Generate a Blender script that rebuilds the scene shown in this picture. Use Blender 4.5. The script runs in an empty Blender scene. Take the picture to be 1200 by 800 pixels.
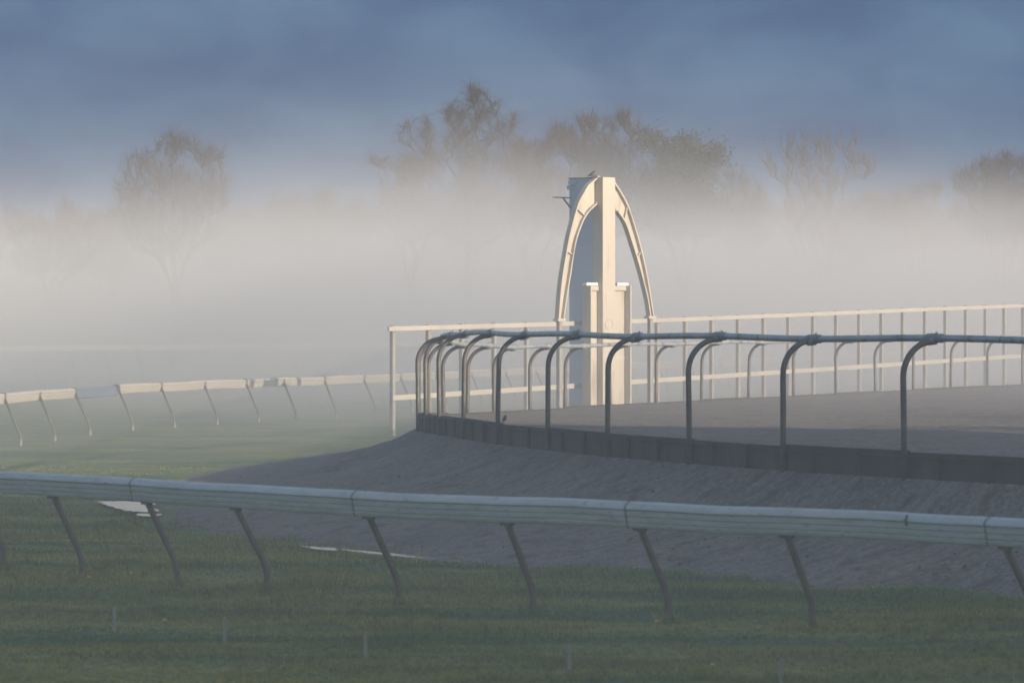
import bpy, math, random
import numpy as np
from mathutils import Vector, noise as mnoise

random.seed(7)
rng = np.random.default_rng(7)
scene = bpy.context.scene
COL = scene.collection
R = math.radians

# ------------------------------------------------------------------ camera
CAM_Z = 3.0
FPX = 5000.0                       # focal length in pixels of a 1200 px wide frame
PITCH = math.atan(32 / FPX)        # horizon sits 32 px above the middle
cam_d = bpy.data.cameras.new("camera")
cam_d.sensor_width = 36.0
cam_d.lens = 36.0 * FPX / 1200.0
cam_d.clip_start = 0.5
cam_d.clip_end = 9000
cam_d.dof.use_dof = True
cam_d.dof.focus_distance = 92.0
cam_d.dof.aperture_fstop = 5.0
cam = bpy.data.objects.new("camera", cam_d)
cam.location = (0, 0, CAM_Z)
cam.rotation_euler = (math.pi / 2 - PITCH, 0, 0)
COL.objects.link(cam)
scene.camera = cam

# ------------------------------------------------------------------ sky, sun, exposure
SUN_EL = R(13)
SUN_PHI = R(50.0)                  # behind the camera, swung to the right
to_sun = Vector((math.sin(SUN_PHI) * math.cos(SUN_EL), -math.cos(SUN_PHI) * math.cos(SUN_EL), math.sin(SUN_EL)))
world = bpy.data.worlds.new("World")
scene.world = world
world.use_nodes = True
wt = world.node_tree
wt.nodes.clear()
w_out = wt.nodes.new("ShaderNodeOutputWorld")
w_bg = wt.nodes.new("ShaderNodeBackground")
w_bg.inputs["Strength"].default_value = 0.15
w_sky = wt.nodes.new("ShaderNodeTexSky")
w_sky.sky_type = 'NISHITA'
w_sky.sun_disc = False
w_sky.sun_elevation = SUN_EL
w_sky.sun_rotation = math.atan2(to_sun.x, to_sun.y)
w_sky.altitude = 50
w_sky.air_density = 1.0
w_sky.dust_density = 1.6
w_sky.ozone_density = 1.0
wt.links.new(w_sky.outputs[0], w_bg.inputs["Color"])
# a slate-blue bank of stratus low over the horizon, thinning out higher up
tc = wt.nodes.new("ShaderNodeTexCoord")
sep = wt.nodes.new("ShaderNodeSeparateXYZ")
wt.links.new(tc.outputs["Generated"], sep.inputs[0])
cover = wt.nodes.new("ShaderNodeMapRange")
cover.interpolation_type = 'SMOOTHSTEP'
cover.inputs["From Min"].default_value = 0.08
cover.inputs["From Max"].default_value = 0.24
cover.inputs["To Min"].default_value = 1.0
cover.inputs["To Max"].default_value = 0.15
wt.links.new(sep.outputs["Z"], cover.inputs["Value"])
mp = wt.nodes.new("ShaderNodeMapping")
mp.inputs["Scale"].default_value = (17, 17, 34)
wt.links.new(tc.outputs["Generated"], mp.inputs[0])
nz = wt.nodes.new("ShaderNodeTexNoise")
nz.inputs["Scale"].default_value = 1.3
nz.inputs["Detail"].default_value = 3
nz.inputs["Roughness"].default_value = 0.55
nz.inputs["Distortion"].default_value = 0.4
wt.links.new(mp.outputs[0], nz.inputs["Vector"])
cr = wt.nodes.new("ShaderNodeValToRGB")
cr.color_ramp.elements[0].position = 0.36
cr.color_ramp.elements[0].color = (0.023, 0.076, 0.176, 1)
cr.color_ramp.elements[1].position = 0.68
cr.color_ramp.elements[1].color = (0.058, 0.130, 0.232, 1)
wt.links.new(nz.outputs["Fac"], cr.inputs[0])
w_cl = wt.nodes.new("ShaderNodeBackground")
w_cl.inputs["Strength"].default_value = 1.0
wt.links.new(cr.outputs[0], w_cl.inputs["Color"])
w_mix = wt.nodes.new("ShaderNodeMixShader")
wt.links.new(cover.outputs[0], w_mix.inputs[0])
wt.links.new(w_bg.outputs[0], w_mix.inputs[1])
wt.links.new(w_cl.outputs[0], w_mix.inputs[2])
wt.links.new(w_mix.outputs[0], w_out.inputs["Surface"])

sun_d = bpy.data.lights.new("sun", 'SUN')
sun_d.energy = 5.0
sun_d.angle = R(0.5)
sun_d.color = (1.0, 0.84, 0.68)
sun = bpy.data.objects.new("sun", sun_d)
sun.rotation_euler = (-to_sun).to_track_quat('-Z', 'Y').to_euler()
sun.location = (60, -30, 40)
COL.objects.link(sun)

scene.view_settings.view_transform = 'Standard'
scene.view_settings.look = 'None'
scene.view_settings.exposure = 0.43
scene.view_settings.gamma = 1.0
scene.view_settings.use_curve_mapping = False
cy = scene.cycles
cy.volume_bounces = 16
cy.max_bounces = 16
cy.volume_max_steps = 256
cy.use_denoising = True

# ------------------------------------------------------------------ helpers
cp, sp = math.cos(PITCH), math.sin(PITCH)


def ray(px, py):
    a, b = (px - 600) / FPX, (400 - py) / FPX
    return a, cp + b * sp, b * cp - sp


def at(px, py, Y):
    """World point that stands Y metres ahead and shows at photo pixel px, py."""
    dx, dy, dz = ray(px, py)
    t = Y / dy
    return Vector((dx * t, Y, CAM_Z + dz * t))


def gx(px, Y):
    return (px - 600) / FPX * Y


def fbm(x, y, s=1.0, o=3):
    return mnoise.fractal(Vector((x * s, y * s, 3.7)), 0.8, 2.0, o)


class MB:
    """Collects vertices and faces for one mesh object."""

    def __init__(self):
        self.v, self.f = [], []

    def add(self, vs, fs):
        n = len(self.v)
        self.v += [tuple(p) for p in vs]
        self.f += [tuple(i + n for i in q) for q in fs]

    def box(self, c, size, rz=0.0, bev=0.0):
        hx, hy, hz = [s / 2 for s in size]
        ca, sa = math.cos(rz), math.sin(rz)
        b = min(bev, hx * .9, hy * .9)
        if b > 0:
            prof = [(-hx + b, -hy), (hx - b, -hy), (hx, -hy + b), (hx, hy - b), (hx - b, hy), (-hx + b, hy), (-hx, hy - b), (-hx, -hy + b)]
        else:
            prof = [(-hx, -hy), (hx, -hy), (hx, hy), (-hx, hy)]
        n = len(prof)
        vs = []
        for z in (-hz, hz):
            for x, y in prof:
                vs.append((c[0] + x * ca - y * sa, c[1] + x * sa + y * ca, c[2] + z))
        fs = [tuple(range(n))[::-1], tuple(range(n, 2 * n))]
        fs += [(i, (i + 1) % n, n + (i + 1) % n, n + i) for i in range(n)]
        self.add(vs, fs)

    def tube(self, pts, rad, sides=8, caps=True):
        pts = [Vector(p) for p in pts]
        if not hasattr(rad, '__len__'):
            rad = [rad] * len(pts)
        vs, fs = [], []
        up = None
        for i, p in enumerate(pts):
            t = (pts[min(i + 1, len(pts) - 1)] - pts[max(i - 1, 0)]).normalized()
            if up is None:
                up = Vector((0, 0, 1)) if abs(t.z) < .9 else Vector((1, 0, 0))
            a = (up - t * up.dot(t)).normalized()
            b = t.cross(a)
            up = a
            for k in range(sides):
                th = 2 * math.pi * k / sides
                vs.append(p + (a * math.cos(th) + b * math.sin(th)) * rad[i])
        for i in range(len(pts) - 1):
            for k in range(sides):
                k2 = (k + 1) % sides
                fs.append((i * sides + k, i * sides + k2, (i + 1) * sides + k2, (i + 1) * sides + k))
        if caps:
            fs.append(tuple(range(sides))[::-1])
            fs.append(tuple(range((len(pts) - 1) * sides, len(pts) * sides)))
        self.add(vs, fs)

    def sweep(self, pts, prof, normals=None, caps=True, twist=0.0):
        """Profile (side, up) swept along a mainly horizontal path; side = right-hand side of travel."""
        pts = [Vector(p) for p in pts]
        n = len(prof)
        vs, fs = [], []
        ct, st = math.cos(twist), math.sin(twist)
        for i, p in enumerate(pts):
            t = (pts[min(i + 1, len(pts) - 1)] - pts[max(i - 1, 0)])
            s = Vector((t.y, -t.x, 0)).normalized()
            for u, v in prof:
                uu, vv = u * ct - v * st, u * st + v * ct
                vs.append(p + s * uu + Vector((0, 0, vv)))
        for i in range(len(pts) - 1):
            for k in range(n):
                k2 = (k + 1) % n
                fs.append((i * n + k, (i + 1) * n + k, (i + 1) * n + k2, i * n + k2))
        if caps:
            fs.append(tuple(range(n)))
            fs.append(tuple(range((len(pts) - 1) * n, len(pts) * n))[::-1])
        self.add(vs, fs)

    def build(self, name, mat, parent=None, smooth=False, loc=None):
        me = bpy.data.meshes.new(name)
        me.from_pydata(self.v, [], self.f)
        if smooth:
            me.polygons.foreach_set("use_smooth", [True] * len(me.polygons))
        me.materials.append(mat)
        me.update()
        o = bpy.data.objects.new(name, me)
        COL.objects.link(o)
        if parent is not None:
            o.parent = parent
        if loc is not None:
            o.location = loc
        return o


def np_mesh(name, verts, tris, mat, parent=None):
    me = bpy.data.meshes.new(name)
    nv, nt = len(verts), len(tris)
    me.vertices.add(nv)
    me.vertices.foreach_set("co", np.asarray(verts, np.float32).ravel())
    k = tris.shape[1]
    me.loops.add(nt * k)
    me.loops.foreach_set("vertex_index", tris.astype(np.int32).ravel())
    me.polygons.add(nt)
    me.polygons.foreach_set("loop_start", np.arange(0, nt * k, k, dtype=np.int32))
    me.polygons.foreach_set("loop_total", np.full(nt, k, np.int32))
    me.materials.append(mat)
    me.update(calc_edges=True)
    o = bpy.data.objects.new(name, me)
    COL.objects.link(o)
    if parent is not None:
        o.parent = parent
    return o


def thing(name, label, cat, loc=(0, 0, 0), rz=0.0, group=None):
    o = bpy.data.objects.new(name, None)
    o.empty_display_size = 0.3
    o.location = loc
    o.rotation_euler = (0, 0, rz)
    COL.objects.link(o)
    o["label"], o["category"] = label, cat
    if group:
        o["group"] = group
    return o


def tag(o, label, cat, group=None):
    o["label"], o["category"] = label, cat
    if group:
        o["group"] = group
    return o


def kind(o, k):
    o["kind"] = k
    return o


def crom(pts, per=6):
    """Catmull-Rom through the points."""
    P = [Vector(p) for p in pts]
    P = [P[0] * 2 - P[1]] + P + [P[-1] * 2 - P[-2]]
    out = []
    for i in range(1, len(P) - 2):
        for k in range(per):
            t = k / per
            a, b, c, d = P[i - 1], P[i], P[i + 1], P[i + 2]
            out.append(0.5 * ((2 * b) + (c - a) * t + (2 * a - 5 * b + 4 * c - d) * t * t + (3 * b - a - 3 * c + d) * t ** 3))
    out.append(P[-2])
    return out


# ------------------------------------------------------------------ materials
def material(name, base, rough=0.6, var=None, vscale=4.0, stretch=(1, 1, 1), bump=0.0, bscale=30.0, metallic=0.0,
             detail=6, ramp=(0.35, 0.68), spec=0.5, coord="Position", bump_dist=0.01, fine=None):
    m = bpy.data.materials.new(name)
    m.use_nodes = True
    nt = m.node_tree
    b = nt.nodes["Principled BSDF"]
    b.inputs["Roughness"].default_value = rough
    b.inputs["Metallic"].default_value = metallic
    b.inputs["Specular IOR Level"].default_value = spec
    if coord == "Position":
        g = nt.nodes.new("ShaderNodeNewGeometry").outputs["Position"]
    else:
        g = nt.nodes.new("ShaderNodeTexCoord").outputs["Object"]
    mpn = nt.nodes.new("ShaderNodeMapping")
    mpn.inputs["Scale"].default_value = stretch
    nt.links.new(g, mpn.inputs[0])
    col = None
    if var is not None:
        n = nt.nodes.new("ShaderNodeTexNoise")
        n.inputs["Scale"].default_value = vscale
        n.inputs["Detail"].default_value = detail
        n.inputs["Roughness"].default_value = 0.6
        nt.links.new(mpn.outputs[0], n.inputs["Vector"])
        c = nt.nodes.new("ShaderNodeValToRGB")
        c.color_ramp.elements[0].position, c.color_ramp.elements[1].position = ramp
        c.color_ramp.elements[0].color = (*base, 1)
        c.color_ramp.elements[1].color = (*var, 1)
        nt.links.new(n.outputs["Fac"], c.inputs[0])
        col = c.outputs[0]
        if fine is not None:            # (scale, dark colour, lo, hi): specks laid over it
            n2 = nt.nodes.new("ShaderNodeTexNoise")
            n2.inputs["Scale"].default_value = fine[0]
            n2.inputs["Detail"].default_value = 3
            nt.links.new(mpn.outputs[0], n2.inputs["Vector"])
            mr = nt.nodes.new("ShaderNodeMapRange")
            mr.inputs["From Min"].default_value, mr.inputs["From Max"].default_value = fine[2], fine[3]
            nt.links.new(n2.outputs["Fac"], mr.inputs["Value"])
            mx = nt.nodes.new("ShaderNodeMix")
            mx.data_type = 'RGBA'
            nt.links.new(mr.outputs[0], mx.inputs["Factor"])
            nt.links.new(col, mx.inputs["A"])
            mx.inputs["B"].default_value = (*fine[1], 1)
            col = mx.outputs["Result"]
        nt.links.new(col, b.inputs["Base Color"])
    else:
        b.inputs["Base Color"].default_value = (*base, 1)
    if bump:
        n = nt.nodes.new("ShaderNodeTexNoise")
        n.inputs["Scale"].default_value = bscale
        n.inputs["Detail"].default_value = 6
        n.inputs["Roughness"].default_value = 0.65
        nt.links.new(mpn.outputs[0], n.inputs["Vector"])
        bp = nt.nodes.new("ShaderNodeBump")
        bp.inputs["Strength"].default_value = bump
        bp.inputs["Distance"].default_value = bump_dist
        nt.links.new(n.outputs["Fac"], bp.inputs["Height"])
        nt.links.new(bp.outputs[0], b.inputs["Normal"])
    return m


M = {}
M['rail_white'] = material("white_rail_plastic", (0.47, 0.49, 0.475), 0.36, (0.60, 0.62, 0.60), 2.2, (1, 1, 5), bump=0.15, bscale=20, bump_dist=.004,
                           fine=(9, (0.20, 0.22, 0.20), .60, .80))
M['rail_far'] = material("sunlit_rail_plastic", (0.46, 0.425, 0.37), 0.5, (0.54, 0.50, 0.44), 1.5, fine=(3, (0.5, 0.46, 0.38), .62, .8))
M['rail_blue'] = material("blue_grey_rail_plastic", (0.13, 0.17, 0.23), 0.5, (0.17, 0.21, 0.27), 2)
M['post_grey'] = material("galvanised_post", (0.085, 0.074, 0.058), 0.6, (0.135, 0.118, 0.094), 7, (1, 1, 2), bump=.2, bscale=60, metallic=0.2)
M['post_stub'] = material("pale_post_stub", (0.20, 0.19, 0.17), 0.6, (0.27, 0.255, 0.23), 8)
M['hoop'] = material("weathered_hoop_steel", (0.095, 0.088, 0.078), 0.5, (0.155, 0.145, 0.128), 5, (1, 1, 1.5), bump=.25, bscale=40, metallic=0.3,
                     fine=(16, (0.07, 0.075, 0.07), .58, .75))
M['hoop_rail'] = material("weathered_rail_tube", (0.30, 0.32, 0.33), 0.4, (0.46, 0.48, 0.48), 2.5, bump=.3, bscale=25, metallic=0.25,
                          fine=(7, (0.12, 0.125, 0.11), .55, .72))
M['clamp'] = material("lichened_clamp", (0.17, 0.19, 0.19), 0.7, (0.36, 0.39, 0.39), 22, bump=.6, bscale=60)
M['kerb'] = material("dark_kerb_timber", (0.028, 0.022, 0.017), 0.85, (0.080, 0.064, 0.050), 3, (1, 1, .35), bump=.5, bscale=18, fine=(11, (0.03, .028, .026), .55, .75))
M['fence_white'] = material("white_fence_board", (0.42, 0.39, 0.34), 0.6, (0.50, 0.465, 0.40), 1.7, fine=(4, (0.45, 0.41, 0.34), .62, .8))
M['fence_post'] = material("grey_fence_post", (0.25, 0.235, 0.22), 0.7, (0.33, 0.315, 0.29), 3, (1, 1, .4))
M['tower'] = material("cream_tower_paint", (0.46, 0.415, 0.345), 0.6, (0.53, 0.48, 0.40), 1.2, (1, 1, .22), fine=(3.4, (0.30, 0.255, 0.20), .55, .80), bump=.1, bscale=12)
M['tower_mark'] = material("faded_tower_mark", (0.50, 0.45, 0.37), 0.7, (0.60, 0.55, 0.46), 5)
M['slab'] = material("skylit_blue_cladding", (0.26, 0.39, 0.58), 0.35, (0.33, 0.46, 0.64), 1.0, (1, 1, 3))  # blue of the sky on the shaded side is put into the colour
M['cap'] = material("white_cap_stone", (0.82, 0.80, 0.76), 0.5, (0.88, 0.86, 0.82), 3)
M['iron'] = material("dark_bracket_iron", (0.08, 0.085, 0.09), 0.6, (0.14, 0.14, 0.14), 9)
M['bird'] = material("dark_bird_plumage", (0.035, 0.035, 0.04), 0.7, (0.07, 0.065, 0.065), 30)
M['robin'] = material("brown_bird_plumage", (0.10, 0.06, 0.045), 0.8, (0.16, 0.09, 0.06), 40)
M['robin_red'] = material("red_breast_plumage", (0.32, 0.09, 0.04), 0.8, (0.38, 0.13, 0.06), 40)
M['beak'] = material("horn_beak", (0.10, 0.085, 0.06), 0.5, (0.13, 0.11, 0.08), 40)
M['bark'] = material("grey_brown_bark", (0.045, 0.036, 0.032), 0.9, (0.08, 0.062, 0.054), 2.0, bump=.5, bscale=6)
M['twig'] = material("red_brown_twigs", (0.024, 0.017, 0.019), 0.95, (0.042, 0.029, 0.031), .6)
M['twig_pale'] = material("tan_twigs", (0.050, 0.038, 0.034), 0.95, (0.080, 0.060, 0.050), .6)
M['ever'] = material("dark_evergreen_leaf", (0.012, 0.022, 0.012), 0.8, (0.030, 0.042, 0.022), .8)
M['stake'] = material("pale_stake_plastic", (0.19, 0.21, 0.17), 0.6, (0.27, 0.29, 0.24), 14)
M['petal'] = material("dandelion_yellow", (0.60, 0.46, 0.04), 0.6, (0.66, 0.52, 0.08), 60)
M['stem'] = material("green_stem", (0.06, 0.10, 0.03), 0.7, (0.09, 0.13, 0.04), 60)
M['concrete'] = material("stand_concrete", (0.32, 0.31, 0.29), 0.85, (0.42, 0.40, 0.37), .4)
M['stand_roof'] = material("stand_roof_sheet", (0.18, 0.20, 0.22), 0.5, (0.24, 0.26, 0.28), .5)
M['glass'] = material("dark_window_glass", (0.03, 0.04, 0.05), 0.08, (0.045, 0.055, 0.065), .5)
M['clod'] = material("dark_earth_clod", (0.055, 0.048, 0.042), 0.95, (0.10, 0.088, 0.075), 12, bump=.6, bscale=60)


def dirt_material(name, c0, c1, speck, streak):
    """Raked sand and rubber surface: patches, specks, and drag lines from the harrow."""
    m = bpy.data.materials.new(name)
    m.use_nodes = True
    nt = m.node_tree
    b = nt.nodes["Principled BSDF"]
    b.inputs["Roughness"].default_value = 0.95
    b.inputs["Specular IOR Level"].default_value = 0.2
    g = nt.nodes.new("ShaderNodeNewGeometry").outputs["Position"]

    def noise(scale, detail=4, vec=g, rough=.6):
        n = nt.nodes.new("ShaderNodeTexNoise")
        n.inputs["Scale"].default_value = scale
        n.inputs["Detail"].default_value = detail
        n.inputs["Roughness"].default_value = rough
        nt.links.new(vec, n.inputs["Vector"])
        return n.outputs["Fac"]

    def mix(a, bcol, f, lo, hi):
        mr = nt.nodes.new("ShaderNodeMapRange")
        mr.inputs["From Min"].default_value, mr.inputs["From Max"].default_value = lo, hi
        nt.links.new(f, mr.inputs["Value"])
        mx = nt.nodes.new("ShaderNodeMix")
        mx.data_type = 'RGBA'
        nt.links.new(mr.outputs[0], mx.inputs["Factor"])
        if isinstance(a, tuple):
            mx.inputs["A"].default_value = (*a, 1)
        else:
            nt.links.new(a, mx.inputs["A"])
        mx.inputs["B"].default_value = (*bcol, 1)
        return mx.outputs["Result"]

    col = mix(c0, c1, noise(.55, 6), .35, .68)
    col = mix(col, speck, noise(14.0, 4), .48, .66)
    dk = tuple(x * .45 for x in c0)
    col = mix(col, dk, noise(17.0, 3), .55, .70)
    rot = nt.nodes.new("ShaderNodeMapping")
    rot.inputs["Rotation"].default_value = (0, 0, R(streak))
    nt.links.new(g, rot.inputs[0])
    st = nt.nodes.new("ShaderNodeMapping")
    st.inputs["Scale"].default_value = (5.0, .9, 1)
    nt.links.new(rot.outputs[0], st.inputs[0])
    streaks = noise(1.6, 5, st.outputs[0], .65)
    col = mix(col, tuple(x * .80 for x in c0), streaks, .50, .72)
    col = mix(col, tuple(x * .68 for x in c0), noise(2.3, 6, rough=.75), .52, .64)
    nt.links.new(col, b.inputs["Base Color"])
    bp = nt.nodes.new("ShaderNodeBump")
    bp.inputs["Strength"].default_value = .8
    bp.inputs["Distance"].default_value = .035
    nt.links.new(noise(13.0, 5, rough=.7), bp.inputs["Height"])
    bp2 = nt.nodes.new("ShaderNodeBump")
    bp2.inputs["Strength"].default_value = .7
    bp2.inputs["Distance"].default_value = .03
    nt.links.new(streaks, bp2.inputs["Height"])
    bp3 = nt.nodes.new("ShaderNodeBump")
    bp3.inputs["Strength"].default_value = .8
    bp3.inputs["Distance"].default_value = .09
    nt.links.new(noise(3.6, 4, rough=.6), bp3.inputs["Height"])
    nt.links.new(bp.outputs[0], bp3.inputs["Normal"])
    nt.links.new(bp3.outputs[0], bp2.inputs["Normal"])
    nt.links.new(bp2.outputs[0], b.inputs["Normal"])
    return m


M['track'] = dirt_material("sand_track", (0.215, 0.172, 0.142), (0.29, 0.238, 0.20), (0.40, 0.35, 0.31), 20)
M['bank'] = dirt_material("sand_bank", (0.165, 0.135, 0.120), (0.275, 0.232, 0.208), (0.32, 0.28, 0.255), 62)


def grass_material(name, blades):
    m = bpy.data.materials.new(name)
    m.use_nodes = True
    nt = m.node_tree
    b = nt.nodes["Principled BSDF"]
    b.inputs["Roughness"].default_value = 0.75
    b.inputs["Specular IOR Level"].default_value = 0.25
    g = nt.nodes.new("ShaderNodeNewGeometry").outputs["Position"]

    def noise(scale, detail, stretch=(1, 1, 1)):
        mpn = nt.nodes.new("ShaderNodeMapping")
        mpn.inputs["Scale"].default_value = stretch
        nt.links.new(g, mpn.inputs[0])
        n = nt.nodes.new("ShaderNodeTexNoise")
        n.inputs["Scale"].default_value = scale
        n.inputs["Detail"].default_value = detail
        n.inputs["Roughness"].default_value = .6
        nt.links.new(mpn.outputs[0], n.inputs["Vector"])
        return n.outputs["Fac"]

    def ramp(f, lo, hi, a, bcol):
        c = nt.nodes.new("ShaderNodeValToRGB")
        c.color_ramp.elements[0].position, c.color_ramp.elements[1].position = lo, hi
        c.color_ramp.elements[0].color, c.color_ramp.elements[1].color = (*a, 1), (*bcol, 1)
        nt.links.new(f, c.inputs[0])
        return c.outputs[0]

    big = ramp(noise(.40, 5, (.35, 1.5, 1)), .40, .60, (0.062, 0.135, 0.044), (0.240, 0.245, 0.066))
    fine = ramp(noise(11.0, 4), .32, .68, (.34, .40, .36), (1.6, 1.5, 1.25))
    mx = nt.nodes.new("ShaderNodeMix")
    mx.data_type = 'RGBA'
    mx.blend_type = 'MULTIPLY'
    mx.inputs["Factor"].default_value = 1.0
    nt.links.new(big, mx.inputs["A"])
    nt.links.new(fine, mx.inputs["B"])
    col = mx.outputs["Result"]
    if blades:
        straw = nt.nodes.new("ShaderNodeMix")
        straw.data_type = 'RGBA'
        mr = nt.nodes.new("ShaderNodeMapRange")
        mr.inputs["From Min"].default_value, mr.inputs["From Max"].default_value = .60, .74
        nt.links.new(noise(26.0, 2), mr.inputs["Value"])
        nt.links.new(mr.outputs[0], straw.inputs["Factor"])
        nt.links.new(col, straw.inputs["A"])
        straw.inputs["B"].default_value = (0.16, 0.135, 0.055, 1)
        col = straw.outputs["Result"]
    nt.links.new(col, b.inputs["Base Color"])
    if not blades:
        bp = nt.nodes.new("ShaderNodeBump")
        bp.inputs["Strength"].default_value = 1.0
        bp.inputs["Distance"].default_value = .06
        nt.links.new(noise(11.0, 5), bp.inputs["Height"])
        nt.links.new(bp.outputs[0], b.inputs["Normal"])
    return m


M['turf'] = grass_material("turf_ground", False)
M['blade'] = grass_material("turf_blades", True)

mw = bpy.data.materials.new("puddle_water")
mw.use_nodes = True
b = mw.node_tree.nodes["Principled BSDF"]
b.inputs["Base Color"].default_value = (0.05, 0.048, 0.042, 1)
b.inputs["Roughness"].default_value = 0.10
b.inputs["IOR"].default_value = 1.33
n = mw.node_tree.nodes.new("ShaderNodeTexNoise")
n.inputs["Scale"].default_value = 9
bpn = mw.node_tree.nodes.new("ShaderNodeBump")
bpn.inputs["Strength"].default_value = .06
bpn.inputs["Distance"].default_value = .01
mw.node_tree.links.new(n.outputs["Fac"], bpn.inputs["Height"])
mw.node_tree.links.new(bpn.outputs[0], b.inputs["Normal"])
M['water'] = mw

# ------------------------------------------------------------------ track outline (edge posts) and embankment
HOOP = [  # (photo x of the post, metres ahead) from the right along the near side, round the turn and back
    (1060, 50.5), (918, 52.9), (808, 55.5), (712, 58.1), (642, 60.9), (583, 63.6), (543, 66.3), (515, 69.0), (499, 71.7), (490, 74.4),
    (490.5, 77.0), (502, 79.6), (520, 82.2), (548, 84.8), (579, 87.3), (621, 89.8), (662, 92.1), (715, 94.5), (769, 96.9), (822, 99.4), (877, 101.9),
    (930, 104.4), (980, 107.0), (1026, 109.6), (1070, 112.3), (1114, 115.0), (1157, 117.6), (1198, 120.2)]
POSTS = [Vector((gx(px, Y), Y, 0)) for px, Y in HOOP]
near_ext = [(40, 37), (33.5, 37), (27, 37), (20, 37.6), (15, 39.2), (11.6, 41.2), (8.9, 43.6), (7.4, 45.8), (6.0, 48.2)]
back_ext = [(15.9, 122.9), (17.6, 125.4), (21, 129), (27, 134), (34, 139), (41, 143)]
EDGE = [Vector((x, y, 0)) for x, y in near_ext] + POSTS + [Vector((x, y, 0)) for x, y in back_ext]
I0 = len(near_ext)                       # index of the first measured post in EDGE
N_NEAR = I0 + 10                         # edge points on the near side
TOE = [(40, 34), (33.5, 34), (27, 34), (20, 34.8), (14, 36.5), (9.9, 38.7), (7.4, 41.4), (6.2, 43.9), (5.1, 46.2),
       (3.3, 47.6), (1.7, 49.5), (0.3, 50.6), (-1.2, 52.4), (-2.6, 55), (-4.2, 58.5), (-5.4, 63), (-6.2, 68), (-6.6, 73), (-6.4, 78),
       (-5.7, 84), (-4.8, 90), (-3.8, 95), (-2.8, 99), (-1.8, 101.5), (-.8, 103), (.4, 104.5), (1.6, 106), (2.9, 108), (4.1, 110), (5.3, 112),
       (6.5, 114), (7.8, 117), (9, 119.5), (10.2, 122), (11.4, 124.5), (12.6, 127), (13.8, 130), (15.2, 133), (17, 136), (20.5, 140), (26.5, 145), (33.5, 150), (40.5, 154)]
TOE = [Vector((x, y, 0)) for x, y in TOE]
assert len(TOE) == len(EDGE), (len(TOE), len(EDGE))


def edge_z(i):
    """Height of the track surface at EDGE[i] (float index)."""
    k = i - I0
    if k <= 6:
        return 1.345
    if k >= 15:
        return 0.965 + 0.004 * (k - 15)
    t = (k - 6) / 9.0
    t = t * t * (3 - 2 * t)
    return 1.345 + (0.965 - 1.345) * t


PER = 8
E_S = crom(EDGE, PER)
T_S = crom(TOE, PER)
for i, p in enumerate(E_S):
    p.z = edge_z(i / PER)
BOARD_H = 0.30

# ground: one sheet, finer where the camera looks
xs = np.concatenate([-np.geomspace(1500, 22, 16), np.arange(-20, 20.01, .4), np.geomspace(22, 1500, 16)])
ys = np.concatenate([np.array([-900, -400, -150, -60, -20, 0, 12, 22]), np.arange(26, 62, .3), np.arange(62, 130, .8), np.geomspace(131, 2600, 34)])
gv, gf = [], []
for y in ys:
    for x in xs:
        z = 0.0
        if abs(x) < 24 and 20 < y < 140:
            z = 0.05 * fbm(x, y, .35) + 0.018 * fbm(x + 9, y, 1.7)
        gv.append((x, y, z))
nx = len(xs)
for j in range(len(ys) - 1):
    for i in range(nx - 1):
        gf.append((j * nx + i, j * nx + i + 1, (j + 1) * nx + i + 1, (j + 1) * nx + i))
mb = MB()
mb.add(gv, gf)
kind(mb.build("ground", M['turf'], smooth=True), "structure")


def ground_z(x, y):
    return 0.05 * fbm(x, y, .35) + 0.018 * fbm(x + 9, y, 1.7)


# sandy embankment between the kerb and the turf
mb = MB()
K = 22
vs, fs = [], []
for i in range(len(E_S)):
    e, t = E_S[i], T_S[i]
    for k in range(K + 1):
        s = k / K
        p = e.lerp(t, s)
        ze = e.z - BOARD_H * (1.0 if i / PER < N_NEAR else .8) + .015
        prof = (1 - s) ** 1.25 * (1 - .25 * math.sin(math.pi * s))
        z = ze * prof - 0.05 * s
        wob = math.sin(math.pi * s) ** .6 if 0 < s < 1 else 0.0
        z += wob * (.045 * fbm(p.x, p.y, .8) + .03 * fbm(p.x, p.y, 3.1))
        if s > .6:
            q = (s - .6) / .4
            p = p + (t - e).normalized() * (q * .55 * fbm(p.x, p.y + 40, .55, 4))
            z += q * .05 * fbm(p.x + 7, p.y, 1.3)
        vs.append((p.x, p.y, z))
for i in range(len(E_S) - 1):
    for k in range(K):
        a = i * (K + 1) + k
        fs.append((a, a + K + 1, a + K + 2, a + 1))
mb.add(vs, fs)
kind(mb.build("embankment_ground", M['bank'], smooth=True), "structure")

# track surface between the near and the back edge
n_mid = N_NEAR * PER
near_s = E_S[:n_mid + 1][::-1]
back_s = E_S[n_mid:]
NN = 150


def resample(pts, n):
    d = [0]
    for a, bq in zip(pts, pts[1:]):
        d.append(d[-1] + (bq - a).length)
    out, j = [], 0
    for k in range(n + 1):
        s = d[-1] * k / n
        while j < len(d) - 2 and d[j + 1] < s:
            j += 1
        q = (s - d[j]) / max(d[j + 1] - d[j], 1e-9)
        out.append(pts[j].lerp(pts[j + 1], min(max(q, 0), 1)))
    return out


ns, bs = resample(near_s, NN), resample(back_s, NN)
KT = 60
vs, fs = [], []
for i in range(NN + 1):
    for k in range(KT + 1):
        p = ns[i].lerp(bs[i], k / KT)
        z = p.z - .02
        if 0 < k < KT:
            z += .03 * fbm(p.x, p.y, .25) + .016 * fbm(p.x, p.y, 1.6)
        vs.append((p.x, p.y, z))
for i in range(NN):
    for k in range(KT):
        a = i * (KT + 1) + k
        fs.append((a, a + KT + 1, a + KT + 2, a + 1))
mb = MB()
mb.add(vs, fs)
kind(mb.build("sand_track", M['track'], smooth=True), "structure")


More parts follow.
